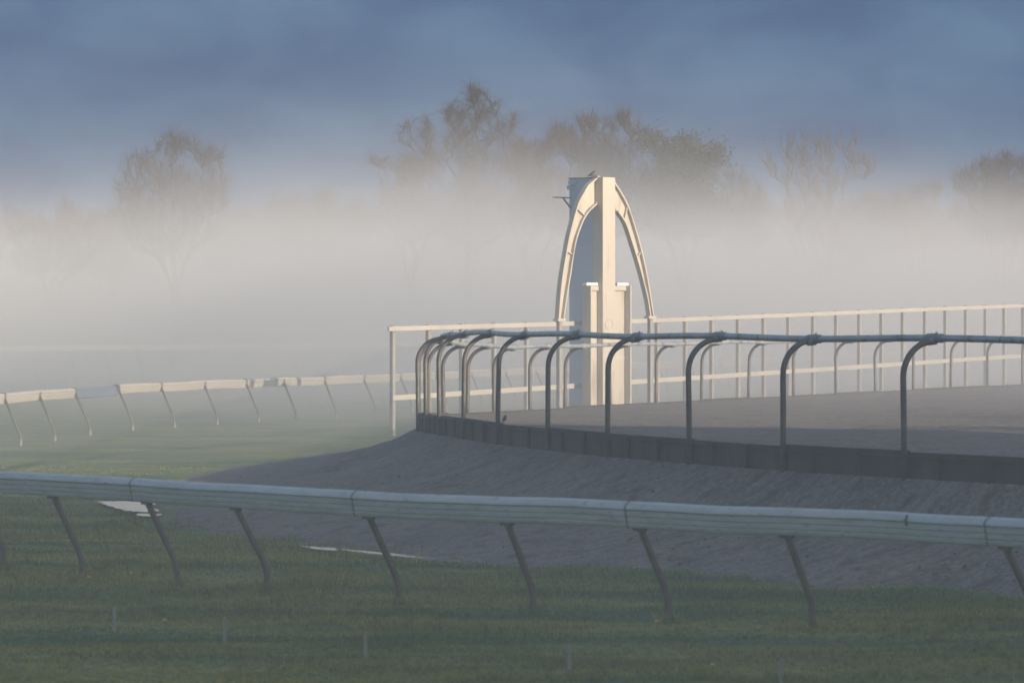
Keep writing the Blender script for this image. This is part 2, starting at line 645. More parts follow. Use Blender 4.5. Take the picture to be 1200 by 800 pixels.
def edge_inward(i):
    t = E_S[min(i + 1, len(E_S) - 1)] - E_S[max(i - 1, 0)]
    return Vector((t.y, -t.x, 0)).normalized() * (1 if True else -1)


# check the sign: the inside of the turn lies to the +x side of the tip
if edge_inward(n_mid).x < 0:
    _ei = edge_inward
    edge_inward = lambda i: -_ei(i)

# ------------------------------------------------------------------ kerb of dark boards round the track
kerb = thing("timber_kerb", "low kerb of dark timber boards retaining the raised sand track along the hooped rail", "kerb", E_S[I0 * PER])
org = Vector(kerb.location)
for j in range(2, len(EDGE) - 2):
    i0, i1 = j * PER, (j + 1) * PER
    pts = []
    for i in range(i0, i1 + 1):
        p = E_S[i] + edge_inward(i) * .065
        pts.append(Vector((p.x, p.y, p.z - BOARD_H / 2 + .012 * math.sin(j * 2.3))) - org)
    d0 = (pts[1] - pts[0]).normalized() * .004
    pts[0] = pts[0] + d0
    pts[-1] = pts[-1] - d0
    mb = MB()
    h = BOARD_H / 2 + .03
    mb.sweep(pts, [(-.022, -h), (.022, -h), (.022, h - .006), (.016, h), (-.016, h), (-.022, h - .006)])
    mb.build("board", M['kerb'], kerb)
    if j < N_NEAR + 2:
        for q in (3, 6):
            i = i0 + q
            p = E_S[i] + edge_inward(i) * .012 - org
            mb = MB()
            t = edge_inward(i)
            mb.box((p.x, p.y, p.z - .17), (.07, .05, .34), math.atan2(t.y, t.x) + math.pi / 2, .008)
            mb.build("peg", M['kerb'], kerb)

# ------------------------------------------------------------------ hooped steel rail round the bend
hoop = thing("hooped_running_rail", "grey tubular steel running rail on bent hoop posts curving round the raised sand track", "running rail", POSTS[0] + Vector((0, 0, edge_z(I0) - BOARD_H)))
org = Vector(hoop.location)
RAIL_H, OVER = 1.40, .44
rail_pts = []
lo_i, hi_i = (I0 - 6) * PER, len(E_S) - 1 - 2 * PER
for i in range(lo_i, hi_i + 1):
    p = E_S[i] + edge_inward(i) * OVER
    rail_pts.append(Vector((p.x, p.y, p.z + RAIL_H - .042 + .012 * math.sin(i * .37))) - org)
mb = MB()
mb.tube(rail_pts, .042, 12)
mb.build("rail_tube", M['hoop_rail'], hoop, smooth=True)
for j in range(I0 - 5, len(EDGE) - 2):
    i = j * PER
    e, nrm = E_S[i], edge_inward(i)
    lean = Vector((random.uniform(-.02, .02), random.uniform(-.02, .02), 0))
    zb, zt = e.z - BOARD_H - .12, e.z + RAIL_H - .075
    rise = .42
    pts = [Vector((e.x, e.y, zb)), Vector((e.x, e.y, e.z + .3)) + lean * .4, Vector((e.x, e.y, zt - rise)) + lean]
    for k in range(1, 11):
        a = math.pi / 2 * k / 10
        q = Vector((e.x, e.y, 0)) + lean + nrm * ((OVER - .03) * (1 - math.cos(a)))
        pts.append(Vector((q.x, q.y, zt - rise + rise * math.sin(a))))
    pts.append(pts[-1] + nrm * .05 + Vector((0, 0, .012)))
    mb = MB()
    mb.tube([p - org for p in pts], .037, 10)
    po = mb.build("hoop_post", M['hoop'], hoop, smooth=True)
    # cast clamp that ties the hoop to the tube
    k = i - lo_i
    c = rail_pts[k]
    t = (rail_pts[min(k + 1, len(rail_pts) - 1)] - rail_pts[max(k - 1, 0)]).normalized()
    mb = MB()
    mb.tube([c - t * .17, c - t * .14, c - t * .04, c + t * .05, c + t * .15, c + t * .18], [.045, .056, .052, .058, .055, .044], 12)
    mb.tube([c - nrm * .10 - Vector((0, 0, .045)), c - Vector((0, 0, .03)), c + nrm * .06 + Vector((0, 0, .02))], [.042, .05, .036], 8)
    mb.tube([c + nrm * .02 + Vector((0, 0, .03)), c + nrm * .02 + Vector((0, 0, .075))], .014, 6)
    mb.build("clamp", M['clamp'], po, smooth=True)

# ------------------------------------------------------------------ plastic running rails on leaning posts
PROF = [(-.06, -.125), (-.085, -.06), (-.09, .04), (-.07, .09), (-.035, .118), (.0, .126), (.035, .122), (.068, .106), (.090, .078), (.098, .056),
        (.094, .048), (.076, .040), (.074, .033), (.088, .026), (.083, -.010), (.066, -.018), (.065, -.025), (.078, -.033), (.072, -.066),
        (.056, -.074), (.055, -.081), (.066, -.090), (.056, -.118), (.040, -.130), (.0, -.118), (-.04, -.13)]


def leaning_post(top, base, mat, parent, stub=None, r=.036, knee=.30):
    """Slanting bar from under the rail to a knee, then straight into the turf."""
    kn = Vector((base.x, base.y, base.z + knee)) + (top - base) * 0.045
    kn.z = base.z + knee
    dn = (kn - top).normalized()
    pts = [top, top.lerp(kn, .5), kn - dn * .07, kn + Vector((0, 0, -.015)), Vector((base.x, base.y, base.z + knee - .1)), base - Vector((0, 0, .15))]
    mb = MB()
    mb.tube(pts, [r, r, r, r * 1.02, r * .98, r * .95], 8)
    o = mb.build("post", mat, parent, smooth=True)
    if stub:
        mb = MB()
        mb.tube([base + Vector((0, 0, -.15)), base + Vector((0, 0, knee - .13))], r * 1.35, 8)
        mb.build("socket", stub, o)
    return o


# the near rail, close to the camera
FR = [(-230, 52.6), (-120, 50.6), (0, 48.9), (160, 46.9), (300, 45.0), (420, 43.45), (600, 42.1), (740, 41.1), (900, 39.8), (1060, 38.8), (1200, 37.6), (1340, 36.3), (1480, 35.0)]
FP = [Vector((gx(px, Y), Y, 0)) for px, Y in FR]
fr_s = crom(FP, 10)


def px_of(p):
    return 600 + p.x / p.y * FPX


fr_px = [px_of(p) for p in fr_s]


def on_path(path, pxs, px):
    for i in range(len(pxs) - 1):
        if pxs[i] <= px <= pxs[i + 1]:
            q = (px - pxs[i]) / (pxs[i + 1] - pxs[i])
            return path[i].lerp(path[i + 1], q), (path[i + 1] - path[i]).normalized()
    raise ValueError(px)


frail = thing("running_rail", "long white plastic running rail with grooved face crossing the foreground turf on leaning posts", "running rail", fr_s[0])
org = Vector(frail.location)
mb = MB()
TOPZ = 1.2


def fr_top(p):
    return TOPZ - .126 + .005 * math.sin(px_of(p) * .021) + .002 * math.sin(px_of(p) * .05)


mb.sweep([Vector((p.x, p.y, fr_top(p))) - org for p in fr_s], PROF)
mb.build("rail", M['rail_white'], frail)
for px in (160, 420, 740, 1163):
    p, t = on_path(fr_s, fr_px, px)
    c = Vector((p.x, p.y, fr_top(p))) - org
    mb = MB()
    mb.sweep([c - t * .012, c + t * .012], [(u * 1.035, v * 1.03) for u, v in PROF])
    mb.build("joint_strip", M['post_stub'], frail)
for px in (62, 172, 276, 432, 594, 750, 922, 1178, -30, 1330):
    p, t = on_path(fr_s, fr_px, px)
    s = Vector((t.y, -t.x, 0))           # toward the camera side
    top = Vector((p.x, p.y, fr_top(p) - .10)) - s * -.01
    bx = p - s * .40
    base = Vector((bx.x, bx.y, ground_z(bx.x, bx.y)))
    leaning_post(top - org, base - org, M['post_grey'], frail)
    mb = MB()
    c = Vector((p.x, p.y, fr_top(p))) - org
    mb.box((c.x, c.y, c.z - .142), (.15, .07, .03), math.atan2(t.y, t.x), .01)
    mb.build("bracket", M['post_grey'], frail)
p, t = on_path(fr_s, fr_px, 1070)
s = Vector((t.y, -t.x, 0))
mb = MB()
c = Vector((p.x, p.y, fr_top(p) + .06)) + s * .094 - org
mb.tube([c - s * .02, c + s * .012], [.024, .02], 8)
mb.tube([c + Vector((0, 0, -.05)) - s * .005, c + Vector((0, 0, .05)) - s * .012], .012, 6)
mb.build("bolt_cap", M['iron'], frail)

# the rail on the far side of the turf
MR = [(-140, 86), (-90, 90), (-45, 94), (2, 98), (43, 101), (85, 105), (136, 109.5), (186, 113), (237, 116.2), (286, 119), (330, 121.5), (378, 124), (424, 127), (467, 130.3), (508, 134), (550, 138),
      (590, 142), (626, 146), (661, 150), (697, 154), (733, 158), (769, 162), (806, 166), (842, 170.5), (877, 175), (911, 180), (944, 185), (975, 190.5), (1005, 196), (1033, 202), (1060, 208), (1086, 214), (1110, 220), (1134, 226), (1157, 232), (1179, 238), (1200, 244), (1220, 250)]
MP = [Vector((gx(px, Y), Y, 0)) for px, Y in MR]
mr_s = crom(MP, 4)
mrail = thing("running_rail", "sunlit white running rail on thin leaning posts behind the sand bank, one panel blue grey", "running rail", MP[0])
org = Vector(mrail.location)
gap = (5 * 4, 6 * 4)                    # the span whose panel hangs twisted
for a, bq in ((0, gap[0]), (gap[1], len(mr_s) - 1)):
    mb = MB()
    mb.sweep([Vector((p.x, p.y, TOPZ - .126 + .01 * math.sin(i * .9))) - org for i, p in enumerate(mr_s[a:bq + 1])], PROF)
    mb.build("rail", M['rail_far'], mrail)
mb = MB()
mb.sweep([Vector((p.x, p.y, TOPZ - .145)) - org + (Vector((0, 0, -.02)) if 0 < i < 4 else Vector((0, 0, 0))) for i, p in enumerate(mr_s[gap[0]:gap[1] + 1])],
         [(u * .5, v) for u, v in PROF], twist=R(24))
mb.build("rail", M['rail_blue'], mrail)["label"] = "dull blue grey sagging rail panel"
for i, p in enumerate(MP):
    t = (MP[min(i + 1, len(MP) - 1)] - MP[max(i - 1, 0)]).normalized()
    s = Vector((t.y, -t.x, 0))
    top = Vector((p.x, p.y, TOPZ - .14))
    base = Vector((p.x, p.y, 0)) + s * .44
    base.z = ground_z(base.x, base.y) if base.y < 139 else 0
    o = leaning_post(top - org + s * .07, base - org, M['post_grey'], mrail, M['post_stub'], r=.03, knee=.26)
    mb = MB()
    c = Vector((p.x, p.y, TOPZ - .126)) - org
    mb.sweep([c - t * .07, c + t * .07], [(u * 1.04, v * 1.02) for u, v in PROF])
    mb.build("joint_strip", M['post_grey'], o)

# faint rail far out in the fog
FRL = [(-60, 172), (0, 174), (100, 178), (200, 183), (300, 188), (400, 194), (500, 200), (580, 206)]
FLP = [Vector((gx(px, Y), Y, 0)) for px, Y in FRL]
fl_s = crom(FLP, 8)
lrail = thing("running_rail", "faint pale running rail far off in the fog at the left", "running rail", fl_s[0])
org = Vector(lrail.location)
mb = MB()
mb.sweep([Vector((p.x, p.y, 1.60)) - org for p in fl_s], PROF)
mb.build("rail", M['cap'], lrail)
for p in resample(fl_s, 18):
    mb = MB()
    mb.tube([Vector((p.x, p.y, 1.50)) - org, Vector((p.x + .3, p.y, .3)) - org, Vector((p.x + .32, p.y, -.1)) - org], .035, 6)
    mb.build("post", M['post_stub'], lrail)

# ------------------------------------------------------------------ tall post and rail fence beyond the track
FX = [460, 502, 541, 579, 617, 655, 692, 730, 770, 803, 834, 865, 895, 924, 953, 980, 1007, 1033, 1058, 1084, 1108, 1132, 1155, 1177, 1199, 1220, 1241]
fence = thing("post_and_rail_fence", "tall fence of grey posts with two white rails running back past the winning post", "fence", (gx(460, 105), 105, 0))
org = Vector(fence.location)
FE = []
for i, px in enumerate(FX):
    Y = 105 + 1.47 * i
    topy = np.interp(px, [460, 660, 770, 940, 1060, 1180, 1260], [382, 376.5, 372.5, 366, 361, 356.5, 353.5])
    lowy = np.interp(px, [460, 760, 1000, 1140, 1260], [466, 446, 430, 420.5, 413])
    FE.append((at(px, topy, Y), at(px, lowy, Y)))
for i, (a, l) in enumerate(FE):
    t = FE[min(i + 1, len(FE) - 1)][0] - FE[max(i - 1, 0)][0]
    ang = math.atan2(t.y, t.x)
    mb = MB()
    zt = a.z + .015
    mb.box((a.x - org.x, a.y - org.y, (zt - .15) / 2), (.125, .105, zt + .15), ang, .012)
    mb.build("post", M['fence_post'], fence)


def board_run(zpts, hgt, thick, name, stub):
    side_t = (FE[1][0] - FE[0][0])
    pts = [p for p in zpts]
    d = (pts[0] - pts[1]).normalized()
    pts = [pts[0] + d * stub] + pts + [pts[-1] - d * .2]
    out = []
    for i, p in enumerate(pts):
        t = pts[min(i + 1, len(pts) - 1)] - pts[max(i - 1, 0)]
        s = Vector((t.y, -t.x, 0)).normalized()
        out.append(p + s * (.0525 + thick / 2 + .002) - org)
    mb = MB()
    e = .008
    mb.sweep(out, [(-thick / 2, -hgt / 2), (thick / 2 - e, -hgt / 2), (thick / 2, -hgt / 2 + e), (thick / 2, hgt / 2 - e), (thick / 2 - e, hgt / 2), (-thick / 2, hgt / 2)])
    mb.build(name, M['fence_white'], fence)


board_run([a - Vector((0, 0, .065)) for a, l in FE], .12, .05, "rail", .32)
board_run([l for a, l in FE], .13, .05, "rail", .14)

# ------------------------------------------------------------------ winning post tower
TH = R(45)
TD = 113.0
S = FPX / TD                      # photo pixels per metre at the tower
CX = 715.0
tower = thing("winning_post_tower", "tall cream winning post tower with a pointed arch of two curved ribs", "tower", (gx(CX, TD), TD, 0), TH)
# local axes: x = right along the front, y = back, z = up


def tz(py):
    return CAM_Z + (368 - py) / FPX * TD


def tu(px, w):
    return (px + math.sin(TH) * S * w - CX) / (math.cos(TH) * S)


def part(name, mat, fn, smooth=False, parent=tower):
    mb = MB()
    fn(mb)
    return mb.build(name, mat, parent, smooth)


def bx(u0, u1, w0, w1, z0, z1, bev=.008):
    return lambda mb: mb.box(((u0 + u1) / 2, (w0 + w1) / 2, (z0 + z1) / 2), (u1 - u0, w1 - w0, z1 - z0), 0, bev)


TOP = tz(208)
CL, CRT = tu(706.3, 0), tu(721.3, 0)         # column front, left and right
CDEP = .36
col = part("column", M['tower'], bx(CL, CRT, 0, CDEP, -.1, TOP))
for py in (213, 226, 262, 280, 294, 318, 325, 345, 360, 389, 431):
    part("panel_joint", M['tower_mark'], bx(CL + .002, CRT - .002, -.003, .002, tz(py), tz(py) + .012, 0), parent=col)
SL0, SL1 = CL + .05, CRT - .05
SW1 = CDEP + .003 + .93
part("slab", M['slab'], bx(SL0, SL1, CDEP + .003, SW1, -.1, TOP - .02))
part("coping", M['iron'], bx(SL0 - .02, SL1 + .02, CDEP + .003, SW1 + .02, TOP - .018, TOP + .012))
# faint worn lettering on the lower column
zc = tz(380)
UC = (CL + CRT) / 2
ring = [(.135 * math.cos(a), .14 * math.sin(a)) for a in np.linspace(0, 2 * math.pi, 21)]


def mark(mb):
    mb.tube([(UC + u, -.004, zc + v) for u, v in ring], .012, 5)


part("worn_letter", M['tower_mark'], mark, parent=col)
zc2 = tz(351)


def mark2(mb):
    for v in (-.13, 0, .13):
        mb.box((UC + .01, -.004, zc2 + v), (.21, .012, .022))
    mb.box((UC - .11, -.0045, zc2), (.024, .013, .282))


part("worn_letter", M['tower_mark'], mark2, parent=col)
# low booth behind the column: back wall, side fins, caps and lintels
BW = .21
zb = tz(335)
UL, UR = tu(692, 0), tu(741, 0)
part("back_wall", M['tower'], bx(UL + .01, UR - .01, BW, BW + .12, -.1, zb))
for ua, ub in ((UL, UL + .05), (UR - .05, UR)):
    part("fin", M['tower'], bx(ua, ub, 0.0, BW - .003, -.1, zb + .01))
part("cap", M['cap'], bx(tu(685, .24), tu(699, .24), .17, .33, zb + .012, zb + .085))
part("cap", M['cap'], bx(tu(722, .24), tu(735.5, .24), .17, .33, zb + .012, zb + .085))
part("lintel", M['tower'], bx(UL + .053, CL - .003, .14, BW - .003, zb - .12, zb))
part("lintel", M['tower'], bx(CRT + .003, UR - .053, .14, BW - .003, zb - .12, zb))
part("band", M['tower_mark'], bx(UL + .053, CL - .003, .20, BW - .003, tz(421), tz(418), 0))
part("band", M['tower_mark'], bx(CRT + .003, UR - .053, .20, BW - .003, tz(421), tz(418), 0))
# curved ribs
WB, WF = .345, .19
L_OUT = [(698, 207), (686, 217), (679, 228), (673, 240), (667, 260), (662, 280), (658.4, 300), (655, 320), (652.5, 340), (650, 373)]
L_IN = [(699.5, 239), (691, 247), (686, 254), (682, 262), (675.6, 280), (671.6, 300), (668.6, 320), (665.2, 340), (660.5, 373)]
R_OUT = [(720, 212), (730, 227), (738, 242.5), (746, 266), (753, 290), (760, 320), (763.5, 340), (768.5, 370)]
R_IN = [(720.5, 247), (730, 261), (738, 284), (746, 309), (753, 334), (757.5, 354), (760, 370)]


def curve2(lst, w):
    return [Vector((q.x, q.y, 0)) for q in crom([Vector((tu(x, w), tz(y), 0)) for x, y in lst], 5)]


lo_, li_ = curve2(L_OUT, WB), curve2(L_IN, WF)
ro_, ri_ = curve2(R_OUT, WF), curve2(R_IN, WB)
lo_ = [Vector((CL, TOP + .03, 0))] + lo_
li_ = [Vector((CL, li_[0].y + .06, 0))] + li_


def flange(path, t=.04):
    def fn(mb):
        vs, fs = [], []
        for i, p in enumerate(path):
            d = (path[min(i + 1, len(path) - 1)] - path[max(i - 1, 0)]).normalized()
            nn = Vector((-d.y, d.x, 0)) * t / 2
            for q, w in ((p + nn, WF), (p - nn, WF), (p - nn, WB), (p + nn, WB)):
                vs.append((q.x, w, q.y))
        for i in range(len(path) - 1):
            for k in range(4):
                fs.append((i * 4 + k, i * 4 + (k + 1) % 4, i * 4 + 4 + (k + 1) % 4, i * 4 + 4 + k))
        fs += [(3, 2, 1, 0), tuple((len(path) - 1) * 4 + k for k in range(4))]
        mb.add(vs, fs)
    return fn


def web(o, i, t=.05):
    n = 40
    O, I = resample(o, n), resample(i, n)

    def fn(mb):
        vs, fs = [], []
        for a, bq in zip(O, I):
            c0, c1 = a.lerp(bq, .04), a.lerp(bq, .96)
            for q, w in ((c0, WB - .055), (c1, WB - .055), (c1, WB - .055 + t), (c0, WB - .055 + t)):
                vs.append((q.x, w, q.y))
        for k in range(n):
            for m_ in range(4):
                fs.append((k * 4 + m_, k * 4 + (m_ + 1) % 4, k * 4 + 4 + (m_ + 1) % 4, k * 4 + 4 + m_))
        fs += [(3, 2, 1, 0), tuple(n * 4 + k for k in range(4))]
        mb.add(vs, fs)
    return fn


def plate(o, i, so, si, t=.03):
    O, I = resample(o, 100), resample(i, 100)
    a, bq = O[so], I[si]
    d = (bq - a).normalized()
    nn = Vector((-d.y, d.x, 0)) * t / 2
    a, bq = a.lerp(bq, .06), a.lerp(bq, .94)

    def fn(mb):
        vs = []
        for w in (WF + .03, WB - .058):
            vs += [(a.x + nn.x, w, a.y + nn.y), (a.x - nn.x, w, a.y - nn.y), (bq.x - nn.x, w, bq.y - nn.y), (bq.x + nn.x, w, bq.y + nn.y)]
        mb.add(vs, [(0, 1, 2, 3), (7, 6, 5, 4), (0, 4, 5, 1), (1, 5, 6, 2), (2, 6, 7, 3), (3, 7, 4, 0)])
    return fn


for o, i, pls in ((lo_, li_, ((30, 17), (58, 50))), (ro_, ri_, ((22, 12), (55, 48)))):
    rib = part("arch_rib", M['tower'], web(o, i))
    part("flange", M['tower'], flange(o), parent=rib)
    part("flange", M['tower'], flange(i), parent=rib)
    for so, si in pls:
        part("stiffener", M['tower'], plate(o, i, so, si), parent=rib)
    f = (o[-1] + i[-1]) / 2
    part("foot_plate", M['tower'], bx(f.x - .15, f.x + .15, WF - .02, WB + .02, o[-1].y - .07, o[-1].y - .003), parent=rib)
    part("leg", M['fence_post'], bx(f.x - .06, f.x + .06, .21, .33, -.1, o[-1].y - .073))
# bracket arm on the back edge of the slab
uS, wS = SL0 - .001, SW1 - .06


def arm(mb):
    za = tz(231)
    e0 = Vector((uS, wS, za))
    outer = Vector((tu(648, wS), wS, za))
    mb.tube([e0, outer], .018, 6)
    mb.tube([Vector((uS, wS, tz(243))), Vector((tu(660, wS), wS, za - .01))], .028, 6)


part("bracket_arm", M['iron'], arm)


def lamps(mb):
    mb.box((SL0 - .03, SW1 - .15, tz(213)), (.06, .26, .10))
    mb.box((SL0 - .045, SW1 - .08, tz(219)), (.09, .16, .12))


part("fitting", M['slab'], lamps)


# birds
def bird(name, label, base, h, yaw, body_m, head_m, tail_up=-.6):
    o = thing(name, label, "bird", base, yaw)
    mb = MB()
    L = h
    pts = [(-.55 * L, 0, .42 * L + tail_up * .2 * L), (-.32 * L, 0, .44 * L), (-.15 * L, 0, .50 * L), (.05 * L, 0, .60 * L), (.2 * L, 0, .76 * L), (.26 * L, 0, .86 * L), (.33 * L, 0, .92 * L), (.40 * L, 0, .92 * L)]
    rad = [.03 * L, .07 * L, .17 * L, .22 * L, .17 * L, .125 * L, .12 * L, .04 * L]
    mb.tube(pts, rad, 10)
    for s in (-1, 1):
        mb.tube([(.0, s * .07 * L, .45 * L), (.02 * L, s * .08 * L, .2 * L), (.01 * L, s * .08 * L, 0), (.10 * L, s * .09 * L, 0)], .018 * L, 5)
    mb.build("body", body_m, o, smooth=True)
    mb = MB()
    mb.tube([(.40 * L, 0, .92 * L), (.56 * L, 0, .89 * L)], [.035 * L, .006 * L], 6)
    mb.build("beak", M['beak'], o)
    mb = MB()
    if head_m is not None:
        mb.tube([(.16 * L, 0, .52 * L), (.23 * L, 0, .66 * L), (.31 * L, 0, .80 * L)], [.08 * L, .15 * L, .08 * L], 8)
        mb.build("breast", head_m, o, smooth=True)
    else:
        for s in (-1, 1):
            mb.tube([(.12 * L, s * .14 * L, .66 * L), (-.15 * L, s * .17 * L, .54 * L), (-.42 * L, s * .06 * L, .42 * L)], [.05 * L, .10 * L, .02 * L], 6)
        mb.build("wings", M['bird'], o, smooth=True)
    return o


wm = Vector((gx(CX, TD), TD, 0))
uB, wB_ = tu(693.5, .27), .27
bird("perched_bird", "dark bird perched on top of the tower's left arch rib",
     (wm.x + math.cos(TH) * uB - math.sin(TH) * wB_, wm.y + math.sin(TH) * uB + math.cos(TH) * wB_, tz(210.5)), .24, R(15), M['bird'], None)
i = (I0 + 5) * PER - 1
e = E_S[i]
bird("perched_bird", "small brown bird with reddish breast sitting on the dark kerb by a hoop post",
     (gx(590, e.y) + .01, e.y - .03 + .065, e.z + .02), .14, R(60), M['robin'], M['robin_red'])

# ------------------------------------------------------------------ puddles, stakes, dandelions, clods
PUDDLES = []


def puddle(name, pts, z=.02):
    PUDDLES.append(np.array(pts))
    c = crom([Vector((x, y, 0)) for x, y in pts] + [Vector((pts[0][0], pts[0][1], 0))], 12)[:-1]
    mid = sum(c, Vector()) / len(c)
    c = [mid + (p - mid) * (1 + .16 * mnoise.noise(Vector((p.x * 9, p.y * 2.2, 1))) + .10 * mnoise.noise(Vector((p.x * 30, p.y * 6, 5)))) for p in c]
    mb = MB()
    mb.add([(p.x, p.y, z) for p in c], [tuple(range(len(c)))])
    me_o = mb.build(name, M['water'])
    if me_o.data.polygons[0].normal.z < 0:
        me_o.data.flip_normals()
    return kind(me_o, "structure")


def flat(px, py):
    p = at(px, py, 50)
    d = p - Vector((0, 0, CAM_Z))
    q = Vector((0, 0, CAM_Z)) + d * ((CAM_Z - .03) / -d.z)
    return q.x, q.y


puddle("puddle", [flat(*q) for q in ((116, 588), (140, 587), (168, 588.5), (184, 590), (172, 592.5), (176, 595), (186, 597.5), (172, 600), (152, 599), (140, 596.5), (128, 593))], .035)
puddle("puddle", [flat(*q) for q in ((158, 602), (172, 601.6), (188, 602.4), (190, 603.6), (178, 605), (164, 604.4))], .035)
puddle("puddle", [flat(*q) for q in ((352, 640.5), (372, 642), (394, 643.6), (392, 646), (374, 645.4), (360, 643))], .05)
puddle("puddle", [flat(*q) for q in ((398, 645), (430, 647), (480, 652), (552, 660), (545, 661), (478, 654.2), (425, 649))], .05)

stakes = [(134, 735), (263, 748), (428, 768), (667, 782), (915, 801)]
descr = ["leftmost of the thin pale stakes in the front turf", "thin pale stake in the front turf below the third leaning post from the left",
         "thin pale stake in the front turf left of centre, below the fifth leaning post", "thin pale stake in the front turf right of centre, between two leaning posts", "rightmost of the thin pale stakes, at the bottom edge of the turf"]
for (px, py), dsc in zip(stakes, descr):
    x, y = flat(px, py)
    o = thing("marker_stake", dsc, "stake", (x, y, 0), random.uniform(-.4, .4), "pale marker stakes in the front turf")
    mb = MB()
    mb.box((0, 0, .09), (.034, .014, .24), 0, .004)
    mb.build("stake", M['stake'], o)
    mb = MB()
    mb.box((0, 0, .222), (.04, .02, .022), 0, .006)
    mb.build("stake_cap", M['stake'], o)

flowers = [(193, 736, "dandelion with the brightest yellow head, left in the front turf"), (104, 684, "small dandelion just left of the second leaning post's foot"),
           (154, 679, "small dandelion by the left leaning posts, the one nearer the rail"), (770, 737, "dandelion beside the foot of the leaning post right of centre"),
           (835, 789, "orange yellow dandelion near the bottom edge, right of centre")]
for px, py, dsc in flowers:
    x, y = flat(px, py)
    o = thing("dandelion", dsc, "flower", (x, y, 0), 0, "dandelions in the front turf")
    mb = MB()
    mb.tube([(0, 0, -.02), (.004, 0, .05), (.0, .002, .10)], .004, 5)
    mb.build("stem", M['stem'], o)
    mb = MB()
    for k in range(26):
        a = k * 2.4
        r1 = .014 * (k / 26) ** .5 + .003
        cx_, cy_ = r1 * math.cos(a), r1 * math.sin(a)
        mb.box((cx_, cy_, .102 + .010 * (1 - (k / 26)) + .004), (.008, .004, .012), a)
    mb.build("flower_head", M['petal'], o)

mb = MB()
for k in range(260):
    j = random.uniform((I0 - 3) * PER, (I0 + 12) * PER)
    i = int(j)
    s = random.random() ** .7
    if random.random() < .5 and i > (I0 + 1) * PER:
        i = int(random.uniform((I0 - 3) * PER, (I0 + 1.5) * PER))
        s = random.uniform(.45, .95)
    e_, t_ = E_S[i], T_S[i]
    p = e_.lerp(t_, s)
    ze = (e_.z - BOARD_H) * (1 - s) ** 1.25 * (1 - .25 * math.sin(math.pi * s)) - .05 * s
    r = random.uniform(.007, .019) * (1.4 if random.random() < .08 else 1)
    c = Vector((p.x, p.y, ze + .02))
    vs = []
    for d in ((1, 0, 0), (-1, 0, 0), (0, 1, 0), (0, -1, 0), (0, 0, 1), (0, 0, -1)):
        vs.append(c + Vector(d) * r * random.uniform(.6, 1.3))
    mb.add(vs, [(0, 2, 4), (2, 1, 4), (1, 3, 4), (3, 0, 4), (2, 0, 5), (1, 2, 5), (3, 1, 5), (0, 3, 5)])
kind(mb.build("earth_clods", M['clod']), "stuff")["label"] = "loose earth clods scattered over the sand bank"

# ------------------------------------------------------------------ grass blades
toe_np = np.array([(p.x, p.y) for p in T_S])
poly = np.array([(p.x, p.y) for p in T_S])


def inside(px_, py_, poly=poly):
    res = np.zeros(len(px_), bool)
    j = len(poly) - 1
    for i in range(len(poly)):
        xi, yi = poly[i]
        xj, yj = poly[j]
        cnd = ((yi > py_) != (yj > py_)) & (px_ < (xj - xi) * (py_ - yi) / (yj - yi + 1e-12) + xi)
        res ^= cnd
        j = i
    return res


def vnoise(x, y, s, seed):
    """Smooth value noise on a lattice, for tuft height."""
    r = np.random.default_rng(seed)
    g = r.random((64, 64))
    u, v = x * s, y * s
    i, j = np.floor(u).astype(int), np.floor(v).astype(int)
    fu, fv = u - i, v - j
    fu, fv = fu * fu * (3 - 2 * fu), fv * fv * (3 - 2 * fv)
    i0, i1, j0, j1 = i % 64, (i + 1) % 64, j % 64, (j + 1) % 64
    return (g[i0, j0] * (1 - fu) + g[i1, j0] * fu) * (1 - fv) + (g[i0, j1] * (1 - fu) + g[i1, j1] * fu) * fv


NB = 440000
u = rng.random(NB)
y0, y1 = 31.0, 84.0
Yb = y0 * y1 / (y1 - u * (y1 - y0))           # denser near the camera
Xb = (rng.random(NB) - .5) * 2 * (.125 * Yb + 1.2)
jit = rng.normal(0, 1, (2, len(Xb))) * np.where(rng.random(len(Xb)) < .35, .75, .22)
ok = ~inside(Xb + jit[0], Yb + jit[1])
for pud in PUDDLES:
    ok &= ~inside(Xb, Yb + .08, pud)
Xb, Yb = Xb[ok], Yb[ok]
FOOT = []
for o in frail.children:
    if o.name.startswith("post"):
        q = np.array([v.co[:] for v in o.data.vertices])
        q = q[q[:, 2] < q[:, 2].min() + .02].mean(0)
        FOOT.append((q[0] + frail.location.x, q[1] + frail.location.y))
fx = np.concatenate([a + rng.normal(0, .07, 130) for a, c in FOOT])
fy = np.concatenate([c + rng.normal(0, .09, 130) for a, c in FOOT])
Xb, Yb = np.concatenate([Xb, fx]), np.concatenate([Yb, fy])
n_foot = len(fx)
tuft = .6 * vnoise(Xb, Yb * .8, .9, 1) + .4 * vnoise(Xb, Yb, 3.1, 2)
tuft[-n_foot:] = .75 + .4 * rng.random(n_foot)
keep = rng.random(len(Xb)) < .35 + .8 * tuft
Xb, Yb, tuft = Xb[keep], Yb[keep], tuft[keep]
nb = len(Xb)
hgt = (.018 + .10 * tuft ** 2.4) * np.clip((86 - Yb) / 22, .25, 1) * (.6 + .8 * rng.random(nb)) * np.clip(Yb / 45, .8, 1.6)
wid = .0045 * (.7 + .6 * rng.random(nb)) * np.clip(Yb / 40, 1, 2.6)
ang = rng.random(nb) * 2 * np.pi
lx, ly = (rng.random(nb) - .5) * hgt * 1.3, (rng.random(nb) - .5) * hgt * 1.3
gz = np.array([ground_z(a, c) for a, c in zip(Xb.tolist(), Yb.tolist())])
dx, dy = np.cos(ang) * wid, np.sin(ang) * wid
V = np.empty((nb, 5, 3), np.float32)
V[:, 0] = np.stack([Xb - dx, Yb - dy, gz - .01], 1)
